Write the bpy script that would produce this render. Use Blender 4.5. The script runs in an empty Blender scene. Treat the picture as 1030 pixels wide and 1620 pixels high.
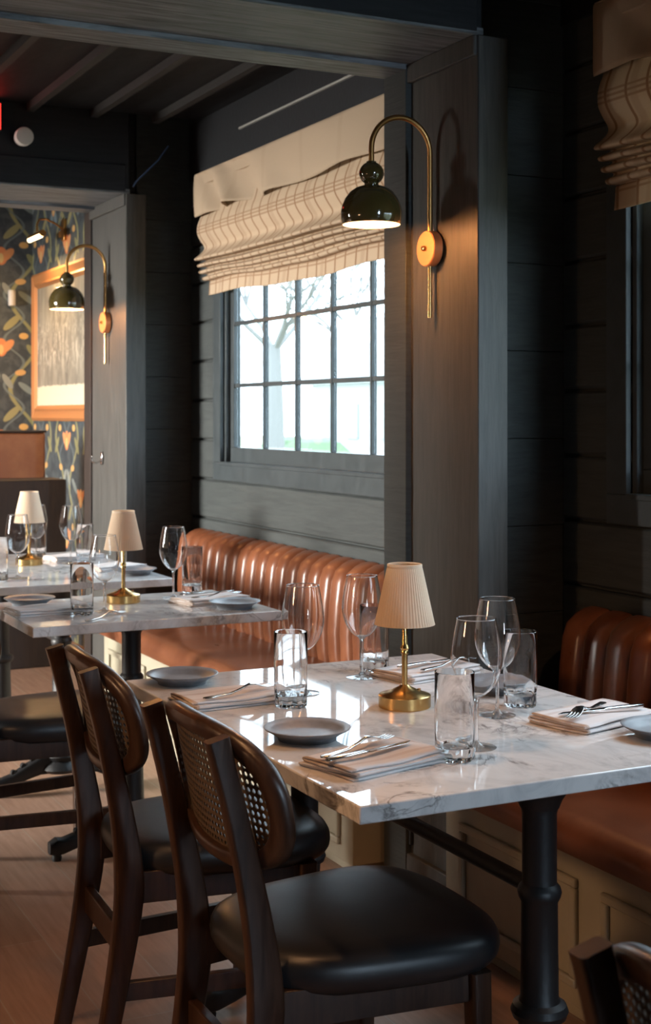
import bpy, bmesh, math, random
from mathutils import Vector, Matrix
random.seed(7)
S = bpy.context.scene
COL = S.collection
PI = math.pi

# ------------------------------------------------------------------ camera, world, light, exposure
cam_d = bpy.data.cameras.new('camera')
cam = bpy.data.objects.new('camera', cam_d); COL.objects.link(cam)
cam.location = (0, 0, 1.36)
cam.rotation_euler = (PI/2, 0, -math.radians(26.4))
cam_d.sensor_fit = 'HORIZONTAL'; cam_d.sensor_width = 36.0
cam_d.lens = 36.0*2200/1030
cam_d.shift_y = -153/1030
cam_d.clip_start = 0.05; cam_d.clip_end = 200
cam_d.dof.use_dof = True; cam_d.dof.focus_distance = 2.75; cam_d.dof.aperture_fstop = 13
S.camera = cam

S.view_settings.view_transform = 'Standard'
S.view_settings.look = 'None'
S.view_settings.gamma = 1.0
S.view_settings.use_curve_mapping = False
S.view_settings.exposure = 0.0

w = bpy.data.worlds.new('world'); S.world = w; w.use_nodes = True
bg = w.node_tree.nodes['Background']
bg.inputs['Color'].default_value = (0.68, 0.85, 1.0, 1); bg.inputs['Strength'].default_value = 10.0

R_ = math.radians
def area(name, loc, rot, sx, sy, power, color, spread=180):
    d = bpy.data.lights.new(name, 'AREA'); d.shape = 'RECTANGLE'; d.size = sx; d.size_y = sy
    d.energy = power; d.color = color; d.spread = math.radians(spread)
    o = bpy.data.objects.new(name, d); COL.objects.link(o); o.location = loc; o.rotation_euler = rot
    return o
def spot(name, loc, power, color, angle=90, blend=.6, radius=.05, rot=(0, 0, 0)):
    d = bpy.data.lights.new(name, 'SPOT'); d.energy = power; d.color = color
    d.spot_size = math.radians(angle); d.spot_blend = blend; d.shadow_soft_size = radius
    o = bpy.data.objects.new(name, d); COL.objects.link(o); o.location = loc; o.rotation_euler = rot
    return o
def portal(name, loc, rot, sx, sy):
    o = area(name, loc, rot, sx, sy, 1, (1, 1, 1)); o.data.cycles.is_portal = True
    return o
# daylight through the big windows on the other side of the dining room
area('daylight_opposite', (-3.93, 6.4, 1.75), (0, -math.radians(85), math.radians(-6)), 1.3, 1.2, 450, (1.0, 0.96, 0.89), 110)
# cool daylight through the window in the end wall behind the camera
area('daylight_behind', (1.80, -6.93, 1.60), (PI/2, 0, 0), .28, 1.5, 24, (0.62, 0.81, 1.0), 60)
# warm low light added across the aisle for the bench base, no lamp modelled
area('aisle_warm_fill', (-1.22, 2.5, 1.45), (0, -R_(64), 0), .22, .30, 5.5, (1.0, 0.55, 0.28), 95)
# window openings (portals help sample the sky through the panes)
portal('portal_far', (2.47, 4.93, 1.75), (0, PI/2, 0), 1.3, 1.9)
portal('portal_near', (2.47, 1.98, 1.75), (0, PI/2, 0), 1.3, 1.9)
# warm ceiling downlights over the aisle
for i, (x, y, z, p, tx, ty, tz, ang) in enumerate((
        (.70, 2.25, 2.60, 40, .92, 2.35, .76, 64),        # over the chair side of the front table
        (.35, 3.40, 2.60, 120, .62, 3.45, 0, 66),          # over the aisle floor
        (.10, 1.70, 2.60, 40, .55, 1.80, 0, 60),
        (1.95, 1.30, 2.60, 26, 2.15, 2.30, .76, 54),      # over the near banquette
        (.90, 8.6, 2.60, 90, 1.6, 8.6, .6, 110))):        # papered room
    v = Vector((tx - x, ty - y, tz - z)).normalized()
    spot('downlight_%d' % i, (x, y, z), p, (1.0, 0.50, 0.22), ang, .8, .05, v.to_track_quat('-Z', 'Y').to_euler())

try:
    S.cycles.use_denoising = True
    S.cycles.max_bounces = 14; S.cycles.transmission_bounces = 12; S.cycles.glossy_bounces = 6
    S.cycles.diffuse_bounces = 4; S.cycles.transparent_max_bounces = 16
    S.cycles.sample_clamp_indirect = 6.0
    S.cycles.blur_glossy = 0.5
except Exception:
    pass

# ------------------------------------------------------------------ node helpers
class X:
    """an expression over node sockets"""
    def __init__(s, nt, v): s.nt = nt; s.v = v
    def op(s, o, b=None, c=None):
        n = s.nt.nodes.new('ShaderNodeMath'); n.operation = o
        for i, q in enumerate((s, b, c)):
            if q is None: continue
            v = q.v if isinstance(q, X) else q
            if isinstance(v, (int, float)): n.inputs[i].default_value = v
            else: s.nt.links.new(v, n.inputs[i])
        return X(s.nt, n.outputs[0])
    def __add__(s, b): return s.op('ADD', b)
    def __radd__(s, b): return s.op('ADD', b)
    def __sub__(s, b): return s.op('SUBTRACT', b)
    def __rsub__(s, b): return X(s.nt, b).op('SUBTRACT', s)
    def __mul__(s, b): return s.op('MULTIPLY', b)
    def __rmul__(s, b): return s.op('MULTIPLY', b)
    def __truediv__(s, b): return s.op('DIVIDE', b)
    def lt(s, b): return s.op('LESS_THAN', b)
    def gt(s, b): return s.op('GREATER_THAN', b)
    def sin(s): return s.op('SINE')
    def abs(s): return s.op('ABSOLUTE')
    def mod(s, b): return s.op('FLOORED_MODULO', b)
    def pp(s, b): return s.op('PINGPONG', b)
    def mx(s, b): return s.op('MAXIMUM', b)
    def mn(s, b): return s.op('MINIMUM', b)
    def floor(s): return s.op('FLOOR')
    def pw(s, b): return s.op('POWER', b)
    def step(s, a, b):
        n = s.nt.nodes.new('ShaderNodeMapRange'); n.interpolation_type = 'SMOOTHSTEP'
        s.nt.links.new(s.v, n.inputs[0]); n.inputs[1].default_value = a; n.inputs[2].default_value = b
        return X(s.nt, n.outputs[0])

class Mat:
    def __init__(m, name, color=(.5, .5, .5), rough=.5, metal=0.0, spec=.5, **kw):
        m.m = bpy.data.materials.new(name); m.m.use_nodes = True
        m.nt = m.m.node_tree; m.b = m.nt.nodes['Principled BSDF']
        m.set('Base Color', (*color, 1)); m.set('Roughness', rough); m.set('Metallic', metal); m.set('Specular IOR Level', spec)
        for k, v in kw.items(): m.set(k, v)
        m._co = None
    def set(m, k, v):
        if isinstance(v, X): v = v.v
        if isinstance(v, bpy.types.NodeSocket): m.nt.links.new(v, m.b.inputs[k])
        else: m.b.inputs[k].default_value = v
    def co(m, kind='Object', scale=(1, 1, 1)):
        t = m.nt.nodes.new('ShaderNodeTexCoord'); mp = m.nt.nodes.new('ShaderNodeMapping')
        mp.inputs['Scale'].default_value = scale
        m.nt.links.new(t.outputs[kind], mp.inputs['Vector']); return mp.outputs[0]
    def xyz(m, kind='Object'):
        t = m.nt.nodes.new('ShaderNodeTexCoord'); s = m.nt.nodes.new('ShaderNodeSeparateXYZ')
        m.nt.links.new(t.outputs[kind], s.inputs[0]); return [X(m.nt, s.outputs[i]) for i in range(3)]
    def noise(m, vec, scale=5, detail=4, rough=.55, dist=0.0):
        n = m.nt.nodes.new('ShaderNodeTexNoise'); n.inputs['Scale'].default_value = scale
        n.inputs['Detail'].default_value = detail; n.inputs['Roughness'].default_value = rough; n.inputs['Distortion'].default_value = dist
        m.nt.links.new(vec, n.inputs['Vector']); return X(m.nt, n.outputs[0])
    def ramp(m, x, stops):
        n = m.nt.nodes.new('ShaderNodeValToRGB'); e = n.color_ramp.elements
        while len(e) < len(stops): e.new(.5)
        for q, (p, c) in zip(e, stops): q.position = p; q.color = (*c, 1)
        m.nt.links.new(x.v, n.inputs[0]); return n.outputs[0]
    def mix(m, f, a, b):
        n = m.nt.nodes.new('ShaderNodeMix'); n.data_type = 'RGBA'
        if isinstance(f, X): m.nt.links.new(f.v, n.inputs[0])
        else: n.inputs[0].default_value = f
        for i, c in ((6, a), (7, b)):
            if isinstance(c, tuple): n.inputs[i].default_value = (*c, 1)
            else: m.nt.links.new(c, n.inputs[i])
        return n.outputs[2]
    def bump(m, h, strength=.3, dist=.01):
        n = m.nt.nodes.new('ShaderNodeBump'); n.inputs['Strength'].default_value = strength; n.inputs['Distance'].default_value = dist
        m.nt.links.new(h.v if isinstance(h, X) else h, n.inputs['Height']); m.nt.links.new(n.outputs[0], m.b.inputs['Normal'])

def wood_paint(name, lo, hi, scale, rough=.5, bump=.35, spec=.3):
    m = Mat(name, hi, rough, spec=spec)
    g = m.noise(m.co('Object', scale), 6, 6, .62, .35)
    m.set('Base Color', m.ramp(g, ((.34, lo), (.62, hi))))
    k = m.noise(m.co('Object', (1, 1, 1)), 30, 3, .5)
    m.bump(g*.8 + k.lt(.27)*-.6, bump, .006)
    m.set('Roughness', g*.25 + (rough-.1))
    return m.m

M = {}
PB = (.056, .063, .062); PBd = (.041, .046, .047)
M['paint_beam_shaded'] = wood_paint('shaded_beam_paint', (.014, .015, .017), (.022, .024, .027), (.8, 11, 8), .6, .3, .2)  # beam paint darkened for the shade on its faces; also on upper wall boards
M['paint_h'] = wood_paint('painted_plank', PBd, PB, (2.0, 1.2, 14), .58, .35, .2)
M['paint_v'] = wood_paint('painted_post', (.050, .0495, .047), (.076, .0745, .070), (9, 9, .9), .5)
M['paint_beam'] = wood_paint('worn_beam_paint', (.045, .050, .055), (.21, .225, .24), (.8, 11, 8), .52, .3)
M['paint_win'] = wood_paint('window_paint', (.040, .048, .052), (.050, .060, .065), (3, 3, 3), .38, .1)
M['ceiling'] = wood_paint('dark_ceiling', (.007, .0075, .009), (.010, .011, .013), (3, 1, 3), .6)
M['joist'] = wood_paint('joist_paint', (.022, .022, .022), (.035, .034, .033), (9, 1, 9), .6)
M['lit_trim'] = Mat('lit_trim', (.28, .28, .26), .6).m  # pale colour stands in for window light caught along the trim
M['plaster'] = Mat('dark_plaster', (.05, .05, .055), .8).m
M['warm_wall'] = Mat('warm_wall', (.16, .10, .07), .8).m

m = Mat('floor_planks', (.2, .15, .11), .38)
br = m.nt.nodes.new('ShaderNodeTexBrick')
mp = m.nt.nodes.new('ShaderNodeMapping'); mp.inputs['Rotation'].default_value = (0, 0, PI/2)
tc = m.nt.nodes.new('ShaderNodeTexCoord'); m.nt.links.new(tc.outputs['Object'], mp.inputs[0]); m.nt.links.new(mp.outputs[0], br.inputs[0])
br.inputs['Scale'].default_value = 1; br.inputs['Brick Width'].default_value = 1.5; br.inputs['Row Height'].default_value = .19
br.inputs['Mortar Size'].default_value = .0022; br.inputs['Mortar Smooth'].default_value = .3; br.offset = .37
br.inputs['Color1'].default_value = (.27, .155, .10, 1); br.inputs['Color2'].default_value = (.34, .205, .145, 1); br.inputs['Mortar'].default_value = (.34, .27, .21, 1)
g = m.noise(m.co('Object', (14, 1.1, 1)), 4, 6, .6, .3)
m.set('Base Color', m.mix(g.step(.3, .75)*.45, br.outputs[0], (.17, .095, .062)))
m.set('Roughness', g*.22 + .27); m.bump(g, .12, .003)
M['floor'] = m.m

m = Mat('white_marble', (.7, .7, .7), .045, spec=.5)
co = m.co('Object', (1, 1, 1))
dn = m.noise(co, 3.1, 5, .6, 1.2)
v = m.noise(m.co('Object', (1.0, 1.6, 1.0)), 2.6, 7, .62, 2.2)
vein = (1.0 - ((v - .5).abs()/.035).mn(1.0)).pw(1.6)
v2 = m.noise(m.co('Object', (1.7, 1.0, 1.5)), 3.2, 5, .6, 2.2)
vein2 = (1.0 - ((v2 - .52).abs()/.040).mn(1.0)).pw(1.4)*dn.step(.44, .62)
cl = m.noise(m.co('Object', (2.4, 1.2, 2)), 4.2, 6, .62, 1.6).step(.42, .72)
c = m.mix(cl*.7, (.76, .755, .75), (.50, .505, .515))
c = m.mix(vein*.5*dn.step(.40, .60), c, (.30, .29, .285))
c = m.mix(vein2*.85, c, (.17, .16, .155))
m.set('Base Color', c)
M['marble'] = m.m

def leather(name, base, dark, rough=.4):
    m = Mat(name, base, rough, spec=.5)
    n = m.noise(m.co('Object'), 9, 5, .6)
    m.set('Base Color', m.mix(n.step(.35, .7), dark, base))
    f = m.noise(m.co('Object'), 330, 2, .5)
    m.bump(f*.5 + n*.5, .12, .002); m.set('Roughness', n*.2 + (rough-.1))
    return m.m
M['cognac'] = leather('cognac_leather', (.225, .080, .036), (.16, .053, .024), .31)
M['tan'] = leather('tan_booth_leather', (.30, .125, .055), (.24, .09, .04), .5)
M['black_leather'] = leather('black_leather', (.020, .021, .023), (.014, .015, .017), .40)

def wood(name, lo, hi, rough=.33, scale=(9, 9, 1.2)):
    m = Mat(name, hi, rough)
    g = m.noise(m.co('Object', scale), 6, 6, .6, .8)
    m.set('Base Color', m.ramp(g, ((.35, lo), (.65, hi)))); m.bump(g, .08, .002); m.set('Roughness', g*.18 + rough - .08)
    return m.m
M['walnut'] = wood('dark_walnut', (.024, .012, .0078), (.056, .028, .017))
M['dark_wood'] = wood('dark_booth_wood', (.016, .010, .008), (.030, .018, .013), .6)
m = Mat('cane_strands', (.085, .055, .032), .6); M['cane'] = m.m
m = Mat('cream_paint', (.36, .335, .255), .45); g = m.noise(m.co('Object'), 7, 4); m.set('Base Color', m.ramp(g, ((.3, (.32, .295, .22)), (.7, (.39, .36, .275))))); M['cream'] = m.m
m = Mat('black_iron', (.010, .0105, .012), .48); g = m.noise(m.co('Object'), 60, 3); m.bump(g, .25, .003); M['iron'] = m.m
M['brass'] = Mat('brushed_brass', (.56, .36, .14), .26, 1.0).m
M['aged_brass'] = Mat('aged_brass', (.52, .28, .10), .36, 1.0).m
M['copper'] = Mat('satin_copper_disc', (.85, .37, .16), .42, 0.7).m
M['silver'] = Mat('stainless_steel', (.62, .61, .60), .17, 1.0).m
m = Mat('olive_enamel', (.060, .044, .014), .10, spec=.7); m.set('Coat Weight', .6); m.set('Coat Roughness', .04); M['enamel'] = m.m
M['enamel_in'] = Mat('white_enamel_inside', (.85, .80, .70), .5).m
m = Mat('warm_bulb', (1, .8, .5), .5); m.set('Emission Color', (1.0, .62, .28, 1)); m.set('Emission Strength', 26.0); M['bulb'] = m.m
m = Mat('picture_lamp_tube', (1, .8, .5), .5); m.set('Emission Color', (1.0, .70, .36, 1)); m.set('Emission Strength', 9.0); M['tube'] = m.m
m = Mat('red_exit_face', (.5, .02, .02), .4); m.set('Emission Color', (1.0, .03, .02, 1)); m.set('Emission Strength', 3.0); M['exit'] = m.m
M['black'] = Mat('black_plastic', (.012, .012, .012), .5).m
M['white_plastic'] = Mat('white_plastic', (.62, .60, .56), .5).m
m = Mat('stoneware', (.17, .185, .205), .42); g = m.noise(m.co('Object'), 55, 3); m.set('Base Color', m.ramp(g, ((.3, (.15, .165, .185)), (.7, (.19, .205, .23))))); M['plate'] = m.m

m = Mat('pleated_shade', (.80, .66, .51), .85, spec=.1)
tr = m.nt.nodes.new('ShaderNodeBsdfTranslucent'); tr.inputs[0].default_value = (.88, .70, .50, 1)
mxs = m.nt.nodes.new('ShaderNodeMixShader'); mxs.inputs[0].default_value = .38
m.nt.links.new(m.b.outputs[0], mxs.inputs[1]); m.nt.links.new(tr.outputs[0], mxs.inputs[2])
m.nt.links.new(mxs.outputs[0], m.nt.nodes['Material Output'].inputs[0]); M['shade'] = m.m

def linen(name, base, stripe, uvstripes):
    m = Mat(name, base, .9, spec=.1)
    u, v, _ = m.xyz('UV')
    n = m.noise(m.co('UV', (60, 60, 60)), 5, 3)
    wob = (v*7.0).sin()*.012 + (v*23.0).sin()*.003
    s1 = ((u + wob).mod(.085) - .04).abs().step(.0075, .0030) if uvstripes else u*0
    hb = (v.mod(.50) - .245).abs().step(.026, .022)*((v.mod(.014) - .007).abs().step(.0045, .0020))
    thick = (u.mod(.34) - .17).abs().step(.02, .01)*.25
    f = (s1.mx(hb*.7)).mx(thick)
    c = m.mix(n.step(.3, .7)*.25, base, tuple(q*.82 for q in base))
    c = m.mix(f*.75, c, stripe)
    m.set('Base Color', c)
    t = m.nt.nodes.new('ShaderNodeBsdfTranslucent'); m.nt.links.new(c, t.inputs[0])
    x = m.nt.nodes.new('ShaderNodeMixShader'); x.inputs[0].default_value = .22
    m.nt.links.new(m.b.outputs[0], x.inputs[1]); m.nt.links.new(t.outputs[0], x.inputs[2])
    m.nt.links.new(x.outputs[0], m.nt.nodes['Material Output'].inputs[0])
    m.bump(n, .15, .002)
    return m.m
M['linen'] = linen('striped_linen', (.54, .415, .295), (.23, .11, .05), True)
M['linen_plain'] = linen('plain_linen', (.50, .39, .28), (.40, .30, .20), False)

m = Mat('napkin_cotton', (.72, .71, .72), .9, spec=.1)
x, y, z = m.xyz('Object'); n = m.noise(m.co('Object'), 260, 2)
st = (y - .028).abs().step(.010, .006).mx((y + .034).abs().step(.007, .004)*.8)
e = (x.abs() - .108).abs().step(.007, .003)
c = m.mix(st*.5, (.72, .70, .70), (.52, .43, .40)); c = m.mix(e*.6, c, (.42, .30, .22))
m.set('Base Color', c); m.bump(n, .2, .001); M['napkin'] = m.m

m = Mat('thick_glass', (1, 1, 1), 0.0)
gb = m.nt.nodes.new('ShaderNodeBsdfGlass'); gb.inputs['IOR'].default_value = 1.5; gb.inputs['Roughness'].default_value = 0.0
tb = m.nt.nodes.new('ShaderNodeBsdfTransparent'); mg = m.nt.nodes.new('ShaderNodeMixShader'); mg.inputs[0].default_value = .25
m.nt.links.new(gb.outputs[0], mg.inputs[1]); m.nt.links.new(tb.outputs[0], mg.inputs[2])
m.nt.links.new(mg.outputs[0], m.nt.nodes['Material Output'].inputs[0]); M['glass'] = m.m
m = Mat('thin_glass', (1, 1, 1), 0.0)
gb = m.nt.nodes.new('ShaderNodeBsdfGlass'); gb.inputs['IOR'].default_value = 1.45; gb.inputs['Roughness'].default_value = 0.0
tc2 = m.nt.nodes.new('ShaderNodeBsdfTransparent')
m3 = m.nt.nodes.new('ShaderNodeMixShader'); m3.inputs[0].default_value = .0
m.nt.links.new(gb.outputs[0], m3.inputs[1]); m.nt.links.new(tc2.outputs[0], m3.inputs[2])
m.nt.links.new(m3.outputs[0], m.nt.nodes['Material Output'].inputs[0]); M['thin'] = m.m

m = Mat('window_glass', (1, 1, 1), 0.0)
t = m.nt.nodes.new('ShaderNodeBsdfTransparent'); t.inputs[0].default_value = (.95, .97, .97, 1)
gl = m.nt.nodes.new('ShaderNodeBsdfGlossy'); gl.inputs['Roughness'].default_value = .01
lw = m.nt.nodes.new('ShaderNodeLayerWeight'); lw.inputs[0].default_value = .5; fr = X(m.nt, lw.outputs['Facing']).pw(5.0)*.9 + .04
x = m.nt.nodes.new('ShaderNodeMixShader'); m.nt.links.new(fr.v, x.inputs[0])
m.nt.links.new(t.outputs[0], x.inputs[1]); m.nt.links.new(gl.outputs[0], x.inputs[2])
m.nt.links.new(x.outputs[0], m.nt.nodes['Material Output'].inputs[0]); M['pane'] = m.m

# wallpaper: mirrored repeat of tulips, scrolling stems and leaves on dark blue-green
m = Mat('floral_wallpaper', (.05, .06, .07), .6)
x, y, z = m.xyz('Object')
y = x + y + .13
a0 = y.pp(.30)*.7; b0 = (z + .12).mod(.60)*1.033
def ell(cx, cz, rx, rz, rot=0.0):
    dx = a0 - cx; dz = b0 - cz
    c_, s_ = math.cos(rot), math.sin(rot)
    p = (dx*c_ + dz*s_)/rx; q = (dz*c_ - dx*s_)/rz
    return (p*p + q*q).step(1.08, .86)
bgn = m.noise(m.co('Object'), 16, 4, .6, .6)
c = m.mix(bgn.step(.4, .6)*.6, (.038, .050, .062), (.085, .105, .115))
stem = (a0 - .105 - ((b0*(2*PI/.62)).sin()*.062)).abs().step(.013, .007)
stem2 = (a0 - .06 - ((b0*(4*PI/.62) + 1.0).sin()*.045)).abs().step(.009, .004)
c = m.mix(stem, c, (0.255, 0.255, 0.128)); c = m.mix(stem2*.8, c, (0.150, 0.195, 0.210))
for (cx, cz, rx, rz, ro, colr) in (
        (.15, .10, .018, .06, .5, (0.240, 0.240, 0.120)), (.05, .30, .02, .065, -.6, (0.285, 0.270, 0.135)), (.12, .47, .018, .06, .7, (0.195, 0.240, 0.240)),
        (.18, .33, .022, .05, -.3, (0.165, 0.225, 0.255)), (.03, .52, .016, .055, .4, (0.240, 0.270, 0.255)),
        (0.0, .13, .030, .062, 0, (0.620, 0.225, 0.090)), (.030, .14, .022, .050, -.5, (0.620, 0.270, 0.112)),
        (.21, .40, .028, .058, 0, (0.620, 0.315, 0.120)), (.185, .415, .018, .045, .5, (0.620, 0.255, 0.090)),
        (0.0, .115, .012, .035, 0, (0.620, 0.450, 0.195)), (.21, .385, .011, .03, 0, (0.620, 0.480, 0.225)),
        (.105, .21, .022, .022, 0, (0.600, 0.375, 0.135)), (.09, .58, .026, .020, .3, (0.570, 0.345, 0.135))):
    c = m.mix(ell(cx, cz, rx, rz, ro), c, colr)
m.set('Base Color', c); M['wallpaper'] = m.m

m = Mat('misty_painting', (.3, .3, .28), .45)
_, y, z = m.xyz('Object')
n1 = m.noise(m.co('Object', (1, 5.5, .9)), 3.2, 6, .62, .5); n2 = m.noise(m.co('Object', (1, 5, 2.6)), 5, 6, .7, 1.0)
c = m.ramp(n1, ((.32, (.13, .125, .11)), (.70, (.36, .34, .28))))
band = (z - .40).abs().step(.26, .05)
c = m.mix(band*n2.step(.46, .66)*.85, c, (.62, .59, .50))
c = m.mix((z + n2*.04).lt(.150), c, (.66, .61, .48)); M_p = m.set('Base Color', c); M['painting'] = m.m
m = Mat('gilt_wood_frame', (.50, .22, .085), .38, .25); g = m.noise(m.co('Object'), 18, 4); m.bump(g, .2, .004); M['gilt'] = m.m
m = Mat('lawn_grass', (.2, .24, .1), .9); g = m.noise(m.co('Object'), .6, 5); m.set('Base Color', m.ramp(g, ((.35, (.21, .215, .12)), (.65, (.26, .255, .16))))); M['lawn'] = m.m
M['bark'] = Mat('grey_bark', (.20, .19, .18), .9).m
M['siding'] = Mat('white_siding', (.5, .5, .5), .7).m
M['far_roof'] = Mat('grey_shingle', (.40, .40, .40), .8).m
M['far_glass'] = Mat('dark_house_window', (.27, .28, .29), .3).m
M['shrub'] = Mat('green_shrub', (.13, .18, .10), .9).m

# ------------------------------------------------------------------ mesh helpers
class MB:
    def __init__(s): s.v = []; s.f = []; s.uv = None
    def add(s, vs, fs):
        o = len(s.v); s.v += [tuple(p) for p in vs]; s.f += [tuple(i + o for i in q) for q in fs]; return s
    def box(s, x0, x1, y0, y1, z0, z1):
        return s.add([(x0, y0, z0), (x1, y0, z0), (x1, y1, z0), (x0, y1, z0), (x0, y0, z1), (x1, y0, z1), (x1, y1, z1), (x0, y1, z1)],
                     [(0, 3, 2, 1), (4, 5, 6, 7), (0, 1, 5, 4), (1, 2, 6, 5), (2, 3, 7, 6), (3, 0, 4, 7)])
    def loft(s, secs, closed=False, cap=True):
        n = len(secs[0]); vs = [p for q in secs for p in q]; fs = []
        L = len(secs)
        for i in range(L if closed else L - 1):
            j = (i + 1) % L
            for k in range(n):
                l = (k + 1) % n
                fs.append((i*n + k, i*n + l, j*n + l, j*n + k))
        if cap and not closed:
            fs.append(tuple(range(n - 1, -1, -1))); fs.append(tuple((L - 1)*n + k for k in range(n)))
        return s.add(vs, fs)
    def lathe(s, prof, n=32, c=(0, 0, 0), fn=None, axis='z'):
        """profile of (r, z); r = 0 ends make poles"""
        vs = []; fs = []; idx = []
        for r, z in prof:
            if r <= 1e-6:
                idx.append([len(vs)]); vs.append((0, 0, z))
            else:
                row = []
                for k in range(n):
                    t = 2*PI*k/n; rr = fn(r, z, t) if fn else r
                    row.append(len(vs)); vs.append((rr*math.cos(t), rr*math.sin(t), z))
                idx.append(row)
        for a, b in zip(idx, idx[1:]):
            if len(a) == 1 and len(b) == 1: continue
            for k in range(n):
                l = (k + 1) % n
                if len(a) == 1: fs.append((a[0], b[l], b[k]))
                elif len(b) == 1: fs.append((a[k], a[l], b[0]))
                else: fs.append((a[k], a[l], b[l], b[k]))
        if axis == 'x': vs = [(z, x, y) for x, y, z in vs]
        if axis == 'y': vs = [(y, z, x) for x, y, z in vs]
        return s.add([(x + c[0], y + c[1], z + c[2]) for x, y, z in vs], fs)
    def tube(s, pts, r, n=12):
        pts = [Vector(p) for p in pts]; secs = []
        up = Vector((0.123, 0.456, 0.9)).normalized(); prev = None
        for i, p in enumerate(pts):
            t = (pts[min(i + 1, len(pts) - 1)] - pts[max(i - 1, 0)]).normalized()
            a = (prev if prev is not None else up); a = (a - t*a.dot(t)).normalized(); b = t.cross(a); prev = a
            rr = r[i] if isinstance(r, (list, tuple)) else r
            secs.append([p + a*rr*math.cos(2*PI*k/n) + b*rr*math.sin(2*PI*k/n) for k in range(n)])
        return s.loft(secs)
    def grid(s, pts, uvs=None):
        R = len(pts); C = len(pts[0]); o = len(s.v)
        s.v += [tuple(p) for row in pts for p in row]
        for i in range(R - 1):
            for j in range(C - 1): s.f.append((o + i*C + j, o + i*C + j + 1, o + (i + 1)*C + j + 1, o + (i + 1)*C + j))
        if uvs: s.uv = [q for row in uvs for q in row]
        return s
    def build(s, name, mat, parent=None, loc=(0, 0, 0), rot=(0, 0, 0), bevel=0.0, seg=2, angle=35, smooth=True, kind=None, label=None, solid=0.0, subsurf=0):
        me = bpy.data.meshes.new(name); me.from_pydata(s.v, [], s.f); me.update()
        bm = bmesh.new(); bm.from_mesh(me)
        bmesh.ops.recalc_face_normals(bm, faces=bm.faces); bm.to_mesh(me); bm.free()
        if s.uv:
            l = me.uv_layers.new(name='UVMap')
            for lp in me.loops: l.data[lp.index].uv = s.uv[lp.vertex_index]
        if smooth:
            for p in me.polygons: p.use_smooth = True
            me.set_sharp_from_angle(angle=math.radians(angle))
        me.materials.append(M[mat] if isinstance(mat, str) else mat)
        o = bpy.data.objects.new(name, me); COL.objects.link(o); o.location = loc; o.rotation_euler = rot
        if solid:
            md = o.modifiers.new('solid', 'SOLIDIFY'); md.thickness = solid; md.offset = 0
        if bevel:
            md = o.modifiers.new('bevel', 'BEVEL'); md.width = bevel; md.segments = seg; md.limit_method = 'ANGLE'; md.angle_limit = math.radians(40); md.harden_normals = False
        if subsurf:
            md = o.modifiers.new('sub', 'SUBSURF'); md.levels = subsurf; md.render_levels = subsurf
        if parent: o.parent = parent
        if kind: o['kind'] = kind
        if label: o['label'] = label
        return o

def thing(name, label, cat, loc=(0, 0, 0), rz=0.0, group=None):
    o = bpy.data.objects.new(name, None); COL.objects.link(o)
    o.empty_display_size = .05; o.location = loc; o.rotation_euler = (0, 0, rz)
    o['label'] = label; o['category'] = cat
    if group: o['group'] = group
    return o
def dup(root, loc, rz, label, group=None):
    r = root.copy(); COL.objects.link(r); r.location = loc; r.rotation_euler = (0, 0, rz); r['label'] = label
    if group: r['group'] = group
    for ch in list(root.children):
        c = ch.copy(); COL.objects.link(c); c.parent = r
        for g in list(ch.children):
            d = g.copy(); COL.objects.link(d); d.parent = c
    return r
class Kind:
    """first use places the original, later uses copy it"""
    def __init__(s, maker): s.maker = maker; s.first = None
    def __call__(s, loc, rz, label):
        if s.first is None:
            s.first = s.maker(label); s.first.location = loc; s.first.rotation_euler = (0, 0, rz); return s.first
        return dup(s.first, loc, rz, label)

def rrect(hx, hy, r=.3, n=3):
    """rounded rectangle outline, r relative to the smaller half size"""
    rr = min(hx, hy)*r; out = []
    for sx, sy, t0 in ((1, 1, 0), (-1, 1, PI/2), (-1, -1, PI), (1, -1, 1.5*PI)):
        for k in range(n + 1):
            t = t0 + PI/2*k/n
            out.append((sx*(hx - rr) + rr*math.cos(t), sy*(hy - rr) + rr*math.sin(t)))
    return out
def lerp(tab, t):
    if t <= tab[0][0]: return tab[0][1]
    for (a, x), (b, y) in zip(tab, tab[1:]):
        if t <= b:
            u = (t - a)/(b - a); u = u*u*(3 - 2*u) if False else u
            return x + (y - x)*u
    return tab[-1][1]
def crom(tab, t):
    """smooth (Catmull-Rom) interpolation of a table"""
    n = len(tab)
    for i in range(n - 1):
        if t <= tab[i + 1][0] or i == n - 2:
            (x0, y0), (x1, y1) = tab[i], tab[i + 1]
            u = (t - x0)/(x1 - x0)
            m0 = (y1 - tab[i-1][1])/(x1 - tab[i-1][0]) if i > 0 else (y1 - y0)/(x1 - x0)
            m1 = (tab[i+2][1] - y0)/(tab[i+2][0] - x0) if i + 2 < n else (y1 - y0)/(x1 - x0)
            h = x1 - x0
            return ((2*u**3 - 3*u*u + 1)*y0 + (u**3 - 2*u*u + u)*h*m0 + (-2*u**3 + 3*u*u)*y1 + (u**3 - u*u)*h*m1)

# ------------------------------------------------------------------ the room
SB = .12             # the boarded returns are set back behind the corner posts
XW = 2.36            # plane of the window wall
XP = 2.00            # room face of the pillars
ZS = 2.37            # soffit of the beams
ZC = 2.86
P0 = (0.06, .70); P1 = (3.12, 3.62); P2 = (6.07, 6.66)
XL, YB, YF = -4.0, -7.0, 9.12

MB().box(XL, 2.75, YB, YF, -.1, 0).build('floor', 'floor', kind='structure')
b = MB(); b.box(XL, 2.75, YB, YF, ZC, ZC + .1)
for (p, q) in ((P0[1], P1[0]), (P1[1], P2[0])): b.box(XL, XW + .02, p, q, 2.735, 2.76)
b.build('ceiling', 'ceiling', kind='structure')
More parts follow.
